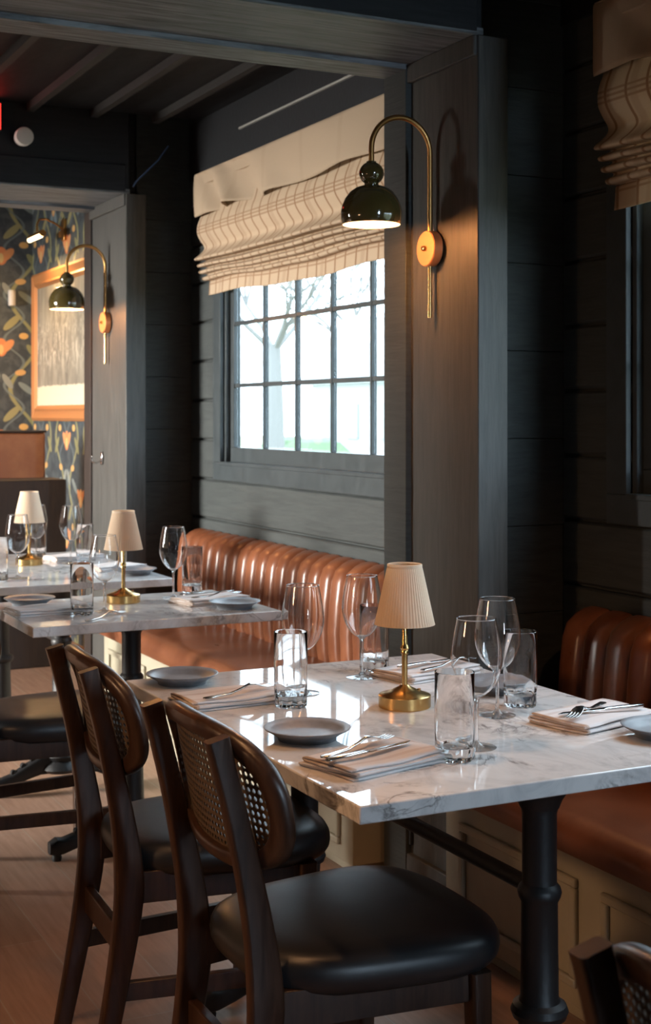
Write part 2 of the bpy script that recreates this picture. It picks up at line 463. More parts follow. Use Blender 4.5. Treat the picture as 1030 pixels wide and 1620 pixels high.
# left wall with three big window openings between Y 4.7 and 7.9
b = MB(); b.box(XL - .15, XL, YB, YF, 0, .65); b.box(XL - .15, XL, YB, YF, 2.45, ZC)
b.box(XL - .15, XL, YB, 4.75, .65, 2.45); b.box(XL - .15, XL, 7.85, YF, .65, 2.45)
b.build('wall_left', 'warm_wall', kind='structure')
b = MB()
for yy in (5.80, 6.83): b.box(-3.90, -3.82, yy - .03, yy + .03, .65, 2.45)
b.box(-3.90, -3.82, 4.7, 7.9, .6, .69); b.box(-3.90, -3.82, 4.7, 7.9, 2.41, 2.5)
b.build('window_3', 'paint_win', kind='structure')
MB().box(XL - .15, XL - .1, 4.7, 7.9, .6, 2.5).build('wall_left_outer', 'plaster', kind='structure')
b = MB(); b.box(-1.45, -1.30, YB, 5.22, 0, ZC); b.box(-1.45, -1.30, 5.22, 8.4, 1.98, ZC); b.box(-1.45, -1.30, 8.4, YF, 0, ZC)
b.build('wall_light_blocker', 'warm_wall', kind='structure')  # unseen wall added to cut the opposite daylight off pillar and upper wall
MB().box(XL, 2.75, YB - .1, YB, 0, ZC).build('wall_back', 'warm_wall', kind='structure')
MB().box(XL, 2.75, YF, YF + .1, 0, ZC).build('wall_front', 'wallpaper', kind='structure')

def planks(b, y0, y1, holes, z0=0.0, z1=ZC, ph=.1815, zref=.886, x0=XW, x1=XW + .03):
    """horizontal boards with V grooves, cut round the window opening"""
    k = math.floor((z0 - zref)/ph)
    z = zref + k*ph
    while z < z1:
        a, c = max(z + .004, z0), min(z + ph - .004, z1)
        if c > a + .002:
            cuts = [(y0, y1)]
            for (h0, h1, hz0, hz1) in holes:
                if hz1 > a + 1e-4 and hz0 < c - 1e-4:
                    nz = []
                    if hz0 > a: b.box(x0, x1, h0, h1, a, hz0)
                    if hz1 < c: b.box(x0, x1, h0, h1, hz1, c)
                    cuts = [(y0, h0), (h1, y1)]
            for (p, q) in cuts:
                if q > p + .002: b.box(x0, x1, p, q, a, c)
        z += ph
def window_wall(name, y0, y1, hole):
    y1 += SB
    b = MB(); planks(b, y0, y1, [hole])
    h0, h1, z0, z1 = hole
    for (p, q, r, s_) in ((y0 - .12, h0, 0, ZC), (h1, y1 + .12, 0, ZC), (h0, h1, 0, z0), (h0, h1, z1, ZC)):
        b.box(XW + .018, XW + .09, p, q, r, s_)
    return b.build(name, 'paint_h', kind='structure', bevel=.007, seg=1)
WZ0, WZ1 = 1.149, 2.375
W2 = (3.99, 5.80); W1 = (1.04, 2.945)
window_wall('wall_right', P0[1], P1[0], (W1[0], W1[1], WZ0, WZ1))
window_wall('wall_right_far', P1[1], P2[0], (W2[0], W2[1], WZ0, WZ1))
MB().box(XW + .018, XW + .34, YB, P0[1], 0, ZC).build('wall_right_near', 'paint_h', kind='structure')
MB().box(XW, XW + .34, P2[1], YF, 0, ZC).build('wall_right_end', 'wallpaper', kind='structure')

def pillar(name, y0, y1, sides):
    core = MB().box(XP + .02, XW + .03, y0 + SB + .02, y1 - .005, 0, ZC)
    core.box(XP, XP + .095, y0, y0 + SB + .03, 0, ZS)                    # corner post
    core.box(XP + .004, XP + .03, y0 + SB + .03, y1 - .05, 0, ZS)        # face board
    core.box(XP - .010, XP + .02, y0 + .006, y1 - .05, ZS - .055, ZS)    # header board
    o = core.build(name, 'paint_v', kind='structure', bevel=.003, seg=1)
    if sides: MB().box(XP - .015, XP + .02, y1 - .14, y1 - .01, 0, ZS).build('casing_board', 'paint_h', o, bevel=.002)
    # return wall of horizontal boards facing the near bay
    b = MB(); z = .07; yr = y0 + SB
    while z < ZC:
        b.box(XP + .09, XW + .02, yr, yr + .022, z + .0008, min(z + .2442, ZC)); z += .245
    b.box(XP + .09, XW + .02, yr, yr + .022, 0, .07)
    b.build('return_boards', 'paint_h', o, bevel=.0012, seg=1)
    return o
pillar('pillar', *P0, True); pillar('pillar', *P1, True); pillar('pillar', *P2, False)
MB().box(XP - .006, XP + .05, P2[1] - .06, P2[1] + .05, 0, ZS).build('trim_3', 'dark_wood', kind='structure', bevel=.002)

def beam(y0, y1):
    b = MB(); b.box(XL, XP + .02, y0 + .01, y1 - .02, ZS + .012, ZC); b.box(XP + .01, XW + .02, y0 + SB + .01, y1 - .02, ZS + .012, ZC)
    b.box(XL, XP, y0, y0 + .012, ZS + .006, ZS + .13)           # lower board of the beam face
    o = b.build('beam', 'paint_beam_shaded', kind='structure', bevel=.004, seg=1)
    MB().box(XL, XP + .02, y0 + .002, y1 - .015, ZS, ZS + .02).build('soffit_board', 'paint_beam', o, bevel=.003, seg=1)
    MB().box(XL, XP, y1 - .14, y1 - .01, ZS - .015, ZS + .01).build('casing_board', 'paint_beam', o, bevel=.002)
    return o
beam(*P0); beam(*P1); beam(*P2)

# ceiling joists run with the tables; window wall batten has caught daylight put into its colour
for (ya, yb) in ((P0[1], P1[0]), (P1[1], P2[0])):
    for k in range(-12, 5):
        x = 1.56 + k*.29
        MB().box(x - .016, x + .016, ya, yb, 2.70, 2.74).build('trim_joist', 'joist', kind='structure')
MB().box(XW - .016, XW, P1[1], P2[0] - .5, 2.600, 2.609).build('trim_1', 'lit_trim', kind='structure')
MB().box(XW - .016, XW, P0[1], P1[0], 2.600, 2.613).build('trim_2', 'lit_trim', kind='structure')
for nm, (p, q) in (('wall_top_dark_near', (P0[1], P1[0] + SB)), ('wall_top_dark_far', (P1[1], P2[0] + SB))):
    MB().box(XW - .008, XW + .02, p, q, 2.462, 2.735).build(nm, 'paint_beam_shaded', kind='structure', bevel=.002)  # near-black board added over the top of the window wall
# small baseboard under the pillar
MB().box(XP - .012, XP + .01, P1[0] + .01, P1[1] - .05, 0, .10).build('baseboard_right', 'paint_v', kind='structure', bevel=.003)

def window(name, w, ncol=5):
    y0, y1 = w
    b = MB()   # casing boards round the opening
    cz0, cz1 = WZ0 - .08, WZ1 + .09; cw = .085; xf = XW - .010
    b.box(xf, XW + .014, y0 - cw, y1 + cw, cz0, WZ0); b.box(xf, XW + .014, y0 - cw, y1 + cw, WZ1, cz1)
    b.box(xf, XW + .014, y0 - cw, y0, WZ0, WZ1); b.box(xf, XW + .014, y1, y1 + cw, WZ0, WZ1)
    # stops behind the casing
    b.box(XW + .012, XW + .036, y1 - .018, y1 + .03, WZ0, WZ1); b.box(XW + .012, XW + .036, y0 - .03, y0 + .018, WZ0, WZ1)
    b.box(XW - .014, XW + .036, y0, y1, WZ0 - .012, WZ0 + .004); b.box(XW + .012, XW + .036, y0, y1, WZ1 - .01, WZ1 + .03)
    b.box(XW + .034, XW + .09, y1 - .004, y1 + .03, WZ0, WZ1); b.box(XW + .034, XW + .09, y0 - .03, y0 + .004, WZ0, WZ1)
    o = b.build(name, 'paint_win', kind='structure', bevel=.002, seg=1)
    xs = XW + .034
    g1 = y1 - .056; pitch = .322; g0 = g1 - pitch*ncol
    zb = 1.217; ph = .2755
    s = MB()
    s.box(xs, xs + .026, y0, y1, WZ0, zb); s.box(xs, xs + .026, y0, y1, zb + 4*ph, WZ1)
    s.box(xs, xs + .020, g1, y1, zb, zb + 4*ph); s.box(xs, xs + .026, y0, g0, zb, zb + 4*ph)
    for k in range(1, ncol): s.box(xs + .001, xs + .024, g1 - k*pitch - .0075, g1 - k*pitch + .0075, zb, zb + 4*ph)
    for k in range(1, 4): s.box(xs + .004, xs + .019, g0, g1, zb + k*ph - .009, zb + k*ph + .009)
    s.build('window_sash', 'paint_win', o, bevel=.002, seg=1)
    for k in range(ncol):
        for r in range(4):
            MB().box(xs + .013, xs + .016, g1 - (k + 1)*pitch + .008, g1 - k*pitch - .008, zb + r*ph + .008, zb + (r + 1)*ph - .008).build('window_pane', 'pane', o)
    return o
window('window_1', W1, 5); window('window_2', W2, 5)

# ------------------------------------------------------------------ outside the window
MB().box(2.9, 90, -40, 110, -.55, -.45).build('lawn', 'lawn', kind='structure')
def tree(loc, h, r, seed, label):
    rd = random.Random(seed)
    t = thing('bare_tree', label, 'tree', loc, 0, 'bare trees on the lawn')
    b = MB(); b.tube([(0, 0, -.1), (.03*h*.2, 0, h*.2), (.01*h, .02*h, h*.42)], [r*1.35, r, r*.8], 10)
    b.build('trunk', 'bark', t)
    c = MB(); base = Vector((.01*h, .02*h, h*.40))
    def branch(p, d, l, rr, dep):
        q = p + d*l; mid = p + d*l*.5 + Vector((rd.uniform(-1, 1), rd.uniform(-1, 1), 0))*l*.08
        c.tube([p, mid, q], [rr, rr*.8, rr*.55], 5)
        if dep == 0: return
        for _ in range(3 if dep > 1 else 4):
            nd = (d + Vector((rd.uniform(-1, 1), rd.uniform(-1, 1), rd.uniform(-.25, .8)))*.75).normalized()
            branch(q if rd.random() < .6 else mid, nd, l*rd.uniform(.62, .82), rr*.55, dep - 1)
    for k in range(5):
        a = k*2*PI/5 + rd.random(); branch(base, Vector((math.cos(a)*.8, math.sin(a)*.8, .8)).normalized(), h*.22, r*.36, 4)
    c.build('branches', 'bark', t)
    return t
tree((16.0, 35.5, -.45), 9.0, .25, 3, 'bare tree with a thick forked trunk standing left of the white house outside the window')
tree((26.0, 49.0, -.45), 10.0, .30, 5, 'slimmer bare tree standing behind the white house outside the window')
tree((17.0, 26.5, -.45), 8.0, .20, 9, 'thin bare tree standing by itself in the last window column near the post')
h = thing('house', 'white gabled house across the lawn outside the small-paned window', 'house', (26, 42, -.45))
MB().box(-4, 4, -3.4, 3.4, 0, 3.0).build('house_wall', 'siding', h)
b = MB(); b.add([(-4.4, -3.9, 2.9), (4.4, -3.9, 2.9), (4.4, 3.9, 2.9), (-4.4, 3.9, 2.9), (-4.4, 0, 5.2), (4.4, 0, 5.2)], [(0, 1, 5, 4), (2, 3, 4, 5), (0, 4, 3), (1, 2, 5), (0, 3, 2, 1)]); b.build('roof', 'far_roof', h)
for yy in (-2.2, .2, 2.2): MB().box(-4.06, -3.95, yy - .45, yy + .45, 1.0, 2.2).build('house_window', 'far_glass', h)
for (k, (x, y)) in enumerate(((19.6, 40.2), (20.2, 43.4))):
    o = MB().lathe([(0, 0), (1.0, .1), (1.2, .5), (.8, .95), (0, 1.1)], 14, fn=lambda r, z, t: r*(1 + .12*math.sin(5*t) + .08*math.sin(9*t + z*6))).build('shrub', 'shrub', loc=(x, y, -.45))
    o['label'] = ['low green shrub at the near corner of the white house', 'low green shrub under the far wall of the white house'][k]; o['category'] = 'shrub'; o['group'] = 'shrubs by the house'

# ------------------------------------------------------------------ banquettes
def banquette(y0, y1, label, panels):
    t = thing('banquette', label, 'bench', (0, (y0 + y1)/2, 0)); yc = (y0 + y1)/2; hl = (y1 - y0)/2
    zs, z0 = .465, .372
    # seat cushion: rounded front edge, slightly crowned
    secs = []
    prof = [(1.885, z0), (1.862, z0 + .010), (1.852, z0 + .035), (1.853, z0 + .052), (1.857, zs - .027), (1.866, zs - .014), (1.879, zs - .004), (1.897, zs + .002), (1.925, zs + .005), (2.0, zs + .008), (2.15, zs + .004), (2.33, zs - .004), (2.33, z0)]
    n = 30
    for i in range(n + 1):
        y = -hl + 2*hl*i/n
        e = 1.0
        if i in (0, n): e = .35
        secs.append([(x, y, z if z < zs - .03 else z - (1 - e)*.012 + .0025*math.sin(i*1.7)*(x > 1.9)) for x, z in prof])
    MB().loft(secs).build('seat_cushion', 'cognac', t, bevel=0)
    # channelled backrest
    nch = round(2*hl/.0965); cw = 2*hl/nch; per = 8
    zb = zs - .015; zt = .838; cols = []
    pr = [(.0, 0.0), (.12, .012), (.35, .022), (.6, .022), (.8, .018), (.9, .006), (.96, -.016), (.99, -.042), (1.0, -.075)]
    rows = []
    for i in range(nch*per + 1):
        y = -hl + cw*i/per; u = (i % per)/per*2 - 1
        bul = (1 - abs(u)**2.6)**.5 if abs(u) < 1 else 0
        row = []
        for (s_, o_) in pr:
            x = 2.268 + .028*s_ - o_ - .024*bul*(1 - .35*(s_ > .95))
            z = zb + (zt - zb)*s_ - .006*(1 - bul)*(s_ > .85)
            row.append((min(x, 2.352), y, z))
        row.append((2.352, y, zt - .01)); row.append((2.352, y, zb))
        rows.append(row)
    MB().loft(rows).build('backrest', 'cognac', t, angle=50)
    b = MB(); b.box(1.893, 2.33, -hl, hl, .03, z0); b.box(1.905, 2.33, -hl + .01, hl - .01, 0, .03)
    b.build('base', 'cream', t, bevel=.002, seg=1)
    for (a, c) in panels:
        a -= yc; c -= yc
        f = MB(); w_ = .022
        f.box(1.880, 1.894, a, c, .300, .322); f.box(1.880, 1.894, a, c, .075, .097)
        f.box(1.880, 1.894, a, a + w_, .097, .300); f.box(1.880, 1.894, c - w_, c, .097, .300)
        f.build('panel_moulding', 'cream', t, bevel=.005, seg=2)
    return t
def pans(y0, y1):
    n = 4; g = .09; w_ = (y1 - y0 - g*(n + 1))/n
    return [(y0 + g + k*(w_ + g), y0 + g + k*(w_ + g) + w_) for k in range(n)]
banquette(P1[1] + .012, P2[0] - .012, 'sunlit tan leather banquette with channelled back under the small-paned window', pans(P1[1], P2[0]))
banquette(P0[1] + .012, P1[0] - .012, 'dim reddish brown leather banquette with channelled back beside the near table', pans(P0[1], P1[0]))

# ------------------------------------------------------------------ roman shades
def roman_shade(y0, y1, label, seed):
    rd = random.Random(seed)
    t = thing('roman_shade', label, 'window shade', (0, (y0 + y1)/2, 0)); hl = (y1 - y0)/2
    ph = [rd.uniform(0, 6) for _ in range(6)]
    def wave(y, v): return .006*math.sin(5*y + ph[0] + v) + .004*math.sin(11*y + ph[1] + 2*v)
    N = 80
    def sheet(prof, sag, name, mat, uoff=0, dents=0):
        # prof: list of (x, z); smooth it a little, uv by arc length
        pts = []; uvs = []
        for i in range(N + 1):
            y = -hl + 2*hl*i/N; row = []; uv = []; s_ = 0; lp = None
            for j, (x, z) in enumerate(prof):
                v = j/(len(prof) - 1)
                q = max(0, v - .22)/.78; dz = -sag*v*(1 - (y/hl)**2)*.5 + wave(y, v*3)*q*.8
                dx = wave(y + .3, v*5)*.7*q
                if dents:
                    for (yc, dep, wd) in ((hl*.86, .050, .10), (hl*.70, -.036, .09), (hl*.50, .044, .16), (hl*.28, -.02, .16), (-hl*.3, -.012, .2)):
                        dx += dep*max(0, 1 - abs((y - yc + .30*(v - .6))/wd))*q*1.3
                if lp: s_ += math.hypot(x - lp[0], z - lp[1])
                lp = (x, z)
                row.append((x + dx, y, z + dz)); uv.append((y + uoff + 5, s_))
            pts.append(row); uvs.append(uv)
        return MB().grid(pts, uvs).build(name, mat, t, angle=80, solid=.003)
    def dense(tab, n, sm=True):
        out = []
        for k in range(n + 1):
            q = k/n*(len(tab) - 1); f = crom if sm else lerp
            out.append((f([(i, p[0]) for i, p in enumerate(tab)], q), f([(i, p[1]) for i, p in enumerate(tab)], q)))
        return out
    xo = 2.275
    MB().box(xo + .012, XW, -hl, hl, 2.40, 2.448).build('headrail', 'linen_plain', t, bevel=.003)
    sheet(dense([(xo + .03, 2.452), (xo + .004, 2.452), (xo, 2.445), (xo, 2.40), (xo + .002, 2.33), (xo, 2.262)], 24, False), .004, 'valance', 'linen_plain', 0, 1)
    sheet(dense([(xo + .045, 2.44), (xo + .045, 2.38), (xo + .043, 2.31), (xo + .034, 2.268), (xo + .021, 2.236), (xo + .014, 2.206), (xo + .017, 2.178), (xo + .032, 2.152), (xo + .048, 2.130), (xo + .048, 2.112),
                 (xo + .026, 2.088), (xo + .004, 2.070), (xo + .010, 2.062), (xo + .055, 2.066), (xo + .055, 2.058), (xo + .02, 2.043), (xo + .016, 2.037), (xo + .024, 2.032), (xo + .06, 2.036),
                 (xo + .06, 2.026), (xo + .03, 2.015), (xo + .026, 2.009), (xo + .034, 2.004), (xo + .065, 2.006), (xo + .066, 1.996), (xo + .046, 1.988), (xo + .042, 1.982), (xo + .05, 1.977),
                 (xo + .078, 1.978), (xo + .075, 1.968), (xo + .072, 1.94), (xo + .068, 1.912)], 116), .030, 'folded_panel', 'linen', .03)
    return t
roman_shade(3.80, 5.925, 'striped linen roman shade half drawn over the far small-paned window', 4)
roman_shade(0.85, 2.985, 'striped linen roman shade in the dark near bay, cut by the picture edge', 8)

# ------------------------------------------------------------------ wall sconces
def make_sconce(label):
    # origin at the centre of the backplate on the pillar face; the arm reaches out along -x
    t = thing('wall_sconce', label, 'wall lamp')
    MB().lathe([(0, 0), (.047, 0), (.0495, .003), (.0495, .027), (.047, .030), (0, .030)], 40).build('backplate', 'copper', t, rot=(0, -PI/2, 0))
    MB().lathe([(0, .030), (.007, .030), (.008, .033), (.006, .040), (0, .042)], 20).build('set_screw', 'brass', t, rot=(0, -PI/2, 0))
    xa = -.015; R = .0925; zt = .265
    pts = [(xa, 0, z) for z in (.046, .10, .17, zt)]
    pts += [(xa - R + R*math.cos(a), 0, zt + R*math.sin(a)) for a in [PI*k/20 for k in range(1, 21)]]
    pts.append((xa - 2*R, 0, zt - .045))
    MB().tube(pts, .0076, 14).build('arm', 'aged_brass', t)
    MB().tube([(xa, 0, -.046), (xa, 0, -.10), (xa, 0, -.192)], .0062, 12).build('tail_rod', 'brass', t)
    xd = xa - 2*R; zd = .056
    ball = [(0, .077)] + [(.035*math.sin(a), .0435 - .032*math.cos(PI - a)) for a in [PI*k/14 for k in range(1, 13)]] + [(.018, .010), (.021, .004)]
    ball = [(0, .174), (.010, .1738), (.014, .172)] + [(.034*math.sin(a), .140 + .032*math.cos(a)) for a in [PI*(k + 2)/16 for k in range(0, 12)]] + [(.020, .112), (.019, .108), (.024, .104)]
    MB().lathe(ball, 36).build('ball_cap', 'enamel', t, loc=(xd, 0, zd))
    dome = [(.012, .1075), (.028, .106), (.045, .0995), (.060, .088), (.0725, .071), (.0805, .052), (.084, .034), (.0832, .017), (.0795, .001), (.0785, 0.0)]
    sh = MB().lathe(dome, 48).build('shade', 'enamel', t, loc=(xd, 0, zd))
    inn = [(.078, 0.0), (.0815, .017), (.0822, .034), (.0788, .051), (.071, .069), (.0585, .0855), (.044, .0965), (.028, .1025), (0, .104)]
    MB().lathe(inn, 48).build('shade_lining', 'enamel_in', t, loc=(xd, 0, zd))
    MB().lathe([(0, .012), (.018, .016), (.027, .032), (.026, .050), (.014, .072), (.012, .098), (0, .099)], 24).build('bulb', 'bulb', t, loc=(xd, 0, zd))
    return t
sconce = Kind(make_sconce)
SC = ((XP, 3.344, 1.824), (XP, 6.335, 1.797))
sconce(SC[0], 0, 'brass gooseneck wall lamp with dark domed shade on the post beside the window')
sconce(SC[1], 0, 'smaller looking brass gooseneck wall lamp with dark dome beside the doorway to the papered room')
for i, p in enumerate(SC):
    d = bpy.data.lights.new('sconce_glow_%d' % i, 'POINT'); d.energy = 10; d.color = (1.0, .38, .11); d.shadow_soft_size = .022
    o = bpy.data.objects.new('sconce_glow_%d' % i, d); COL.objects.link(o); o.location = (p[0] - .200, p[1], p[2] + .056 + .004)

# ------------------------------------------------------------------ tables
def column_mb():
    b = MB()
    b.lathe([(0, .700), (.030, .700), (.034, .69), (.030, .675), (.030, .555), (.036, .548), (.0385, .540), (.036, .530), (.0315, .522), (.033, .36), (.036, .352), (.046, .346), (.050, .335), (.046, .324), (.037, .318), (.036, .30), (.040, .16), (.052, .145), (.060, .128), (.052, .112), (.070, .098), (.078, .085), (.060, .07), (0, .065)], 28)
    # capital under the top
    b.lathe([(0, .731), (.062, .731), (.062, .722), (.048, .712), (.040, .70), (.034, .685)], 28)
    return b
def foot_mb(ang, reach=.25):
    b = MB(); secs = []
    tab = [(.03, .105, .026, .040), (.08, .100, .024, .034), (.13, .080, .022, .028), (.18, .055, .020, .024), (.22, .043, .021, .024), (reach - .01, .044, .024, .026), (reach + .012, .040, .017, .018)]
    for (d, z, w_, hh) in tab:
        secs.append([(d, p, z + q) for p, q in rrect(w_, hh, .6)])
    b.loft(secs)
    for k in range(4):      # ribbed scroll on the upper side
        d = .07 + k*.035; z = lerp([(a, c + e) for a, c, _, e in tab], d)
        b.lathe([(0, -.014), (.010, -.010), (.012, 0), (.010, .010), (0, .014)], 10, (d, 0, z), axis='y')
    b.lathe([(0, .0), (.014, .0), (.016, .012), (.012, .024), (0, .026)], 14, (reach - .012, 0, 0))
    c, s_ = math.cos(ang), math.sin(ang)
    b.v = [(x*c - y*s_, x*s_ + y*c, z) for x, y, z in b.v]
    return b
def table(x0, x1, y0, y1, cols, label):
    xc, yc = (x0 + x1)/2, (y0 + y1)/2
    t = thing('dining_table', label, 'table', (xc, yc, 0), 0)
    hx, hy = (x1 - x0)/2, (y1 - y0)/2
    MB().box(-hx, hx, -hy, hy, .731, .76).build('tabletop', 'marble', t, bevel=.0025, seg=2)
    for (y, angs) in cols:
        o = column_mb().build('column', 'iron', t, loc=(0, y - yc, 0))
        MB().box(-.20, .20, -.03, .03, .722, .7305).build('top_bracket', 'iron', o)
        for a in angs: foot_mb(a).build('foot', 'iron', o)
    if len(cols) > 1:
        MB().tube([(0, cols[0][0] - yc + .02, .54), (0, cols[1][0] - yc - .02, .54)], .0145, 14).build('stretcher_rod', 'iron', t)
    return t
XC = 1.395
T1 = table(.995, 1.800, 1.886, 3.022, [(1.985, (0, PI)), (2.925, (0, PI))], 'long white marble table in front with two cane-back chairs drawn up')
T2 = table(1.005, 1.778, 3.882, 4.457, [(4.17, (0, PI/2, PI, 1.5*PI))], 'small square white marble table in the middle with one lamp and two settings')
T3 = table(.995, 1.778, 4.838, 5.98, [(4.95, (0, PI)), (5.87, (0, PI))], 'white marble table at the back end of the banquette before the doorway post')

# ------------------------------------------------------------------ chairs
def make_chair(label):
    t = thing('dining_chair', label, 'chair')
    def px_(z): return crom([(0, -.252), (.15, -.222), (.30, -.196), (.40, -.187), (.52, -.198), (.68, -.230), (.845, -.272)], z)
    def pw(z): return crom([(0, .019), (.2, .024), (.40, .030), (.55, .024), (.70, .0195), (.845, .019)], z)
    for s in (-1, 1):
        secs = []
        for k in range(29):
            z = .845*k/28
            secs.append([(px_(z) + p, s*(.160 - .004*z) + q, z + (p*.25 if k == 28 else 0)) for p, q in rrect(pw(z), .0135, .45)])
        MB().loft(secs).build('back_post', 'walnut', t)
    for s in (-1, 1):
        secs = []
        for k in range(9):
            z = .415*k/8; u = k/8
            secs.append([(.185 + .006*(1 - u) + p, s*(.207 + .008*(1 - u)) + q, z) for p, q in rrect(.0155 + .004*u, .0155 + .004*u, .35)])
        MB().loft(secs).build('front_leg', 'walnut', t)
    # aprons under the cushion
    b = MB(); b.box(.172, .196, -.20, .20, .365, .425); b.build('front_apron', 'walnut', t, bevel=.003)
    for s in (-1, 1):
        b = MB(); b.loft([[(-.17, s*.155 + q, z) for q, z in ((-.011, .36), (.011, .36), (.011, .425), (-.011, .425))], [(.19, s*.203 + q, z) for q, z in ((-.011, .365), (.011, .365), (.011, .425), (-.011, .425))]])
        b.build('side_apron', 'walnut', t, bevel=.002)
        b = MB(); b.loft([[(-.20, s*.158 + q, z) for q, z in ((-.009, .165), (.009, .165), (.009, .203), (-.009, .203))], [(.185, s*.208 + q, z) for q, z in ((-.009, .165), (.009, .165), (.009, .203), (-.009, .203))]])
        b.build('side_stretcher', 'walnut', t, bevel=.002)
    b = MB(); b.box(-.205, -.185, -.155, .155, .245, .303); b.build('back_stretcher', 'walnut', t, bevel=.003)
    # cushion
    def outline(sc, z, n=72):
        out = []
        for k in range(n):
            a = 2*PI*k/n; ca, sa = math.cos(a), math.sin(a); e = 3.4
            x = math.copysign(abs(ca)**(2/e), ca); y = math.copysign(abs(sa)**(2/e), sa)
            wy = .221 + .031*x
            out.append((.041 + (.230*x + .012*(1 - y*y)*(x > 0)*x)*sc, wy*y*sc, z))
        return out
    secs = [outline(.80, .404), outline(.91, .408), outline(.965, .418), outline(.992, .430), outline(1.0, .443), outline(.992, .456), outline(.97, .4665), outline(.93, .4735), outline(.85, .4785), outline(.70, .4815), outline(.45, .483), outline(.2, .4835), outline(.02, .4836)]
    MB().loft(secs).build('seat_cushion', 'black_leather', t, angle=75)
    # oval back frame
    cz, tilt, kc = .732, -.20, .95; A, B, E = .209, .103, 2.7
    def surf(y, z, off=0.0): return (-.232 + tilt*(z - cz) + kc*y*y + off, y, z)
    def sup(a, ra, rb, e=E):
        ca, sa = math.cos(a), math.sin(a)
        return math.copysign(abs(ca)**(2/e), ca)*ra, math.copysign(abs(sa)**(2/e), sa)*rb
    secs = []
    for k in range(72):
        a = 2*PI*k/72
        top = max(0, math.sin(a))
        y0, z0 = sup(a, A - .006, B - .006); y1, z1 = sup(a, A + .024, B + .022 + .004*top)
        th = .0125 + .004*top
        ring = []
        for (f, o) in ((0, -.8), (.1, -1), (.5, -1.05), (.85, -1), (1, -.55), (1.03, 0), (1, .55), (.85, 1), (.5, 1.05), (.1, 1), (0, .8)):
            ring.append(surf(y0 + (y1 - y0)*f, cz + z0 + (z1 - z0)*f, o*th))
        secs.append(ring)
    MB().loft(secs, closed=True).build('back_frame', 'walnut', t, angle=60)
    # woven cane panel: a real lattice of octagonal holes
    b = MB(); P_ = .0128; vid = {}
    def vv(y, z):
        k = (round(y*1e5), round(z*1e5))
        if k not in vid:
            vid[k] = len(b.v); b.v.append(surf(y, cz + z))
        return vid[k]
    ny = int((A)/P_) + 1; nz = int(B/P_) + 1
    for i in range(-ny, ny + 1):
        for j in range(-nz, nz + 1):
            yc, zc = i*P_, j*P_
            if (abs(yc)/(A + .003))**E + (abs(zc)/(B + .004))**E > 1: continue
            h = P_/2; r = P_*.345
            sq = [(h, 0), (h, h), (0, h), (-h, h), (-h, 0), (-h, -h), (0, -h), (h, -h)]
            inn = [(r*math.cos(q*PI/4)*1.0, r*math.sin(q*PI/4)) for q in range(8)]
            so = [vv(yc + p, zc + q) for p, q in sq]; si = [vv(yc + p, zc + q) for p, q in inn]
            for q in range(8):
                l = (q + 1) % 8; b.f.append((so[q], so[l], si[l], si[q]))
    b.build('cane_panel', 'cane', t, solid=.0022, smooth=False)
    return t
chair = Kind(make_chair)
chair((1.10, 2.215, 0), 0, 'cane-back dining chair with black leather seat, whole seat showing at the front table')
chair((1.10, 2.875, 0), math.radians(-3), 'cane-back dining chair second along the front table, its back tilted against the first chair')
chair((1.095, 4.17, 0), 0, 'dining chair of which only seat and legs show, pulled up to the small middle table')
chair((1.10, .935, 0), 0, 'dining chair at the bottom corner of which only the curved wooden top rail shows')

# ------------------------------------------------------------------ table lamps
def make_lamp(label):
    t = thing('table_lamp', label, 'lamp')
    MB().lathe([(0, 0), (.0525, 0), (.054, .002), (.054, .0245), (.052, .0265), (.030, .0335), (.012, .0425), (.0085, .046), (0, .047)], 56).build('base', 'brass', t)
    MB().lathe([(0, .04), (.0062, .04), (.0062, .108), (.0085, .110), (.0085, .114), (.0075, .117), (.0095, .121), (.0075, .127), (.0062, .13), (.0062, .20), (0, .20)], 24).build('stem', 'brass', t)
    n = 336
    def pl(r, z, a): return r*(1 + .010*math.sin(56*a))
    MB().lathe([(.0345, .292), (.0372, .283), (.0605, .176), (.0622, .170), (.0610, .1700), (.0595, .176), (.0362, .283), (.0335, .292)], n, fn=pl).build('lamp_shade', 'shade', t, angle=80)
    MB().lathe([(.0355, .2905), (.0362, .286), (.0362, .2935), (.0340, .2945), (.0330, .2935)], 48).build('shade_binding', 'shade', t)
    MB().lathe([(0, .20), (.016, .205), (.018, .225), (.012, .245), (0, .248)], 20).build('bulb', 'white_plastic', t)
    MB().lathe([(0, .0), (.004, .0), (.004, .003), (0, .0035)], 12).build('touch_switch', 'aged_brass', t, loc=(.028, -.01, .0338))
    return t
lamp = Kind(make_lamp)
ZT = .7601
lamp((1.419, 2.492, ZT), 0, 'brass table lamp with cream pleated shade on the front table, largest of its kind')
lamp((1.403, 4.285, ZT), .3, 'brass table lamp with pleated shade on the small middle table')
lamp((1.417, 5.53, ZT), .7, 'brass table lamp with pleated shade on the table at the back')

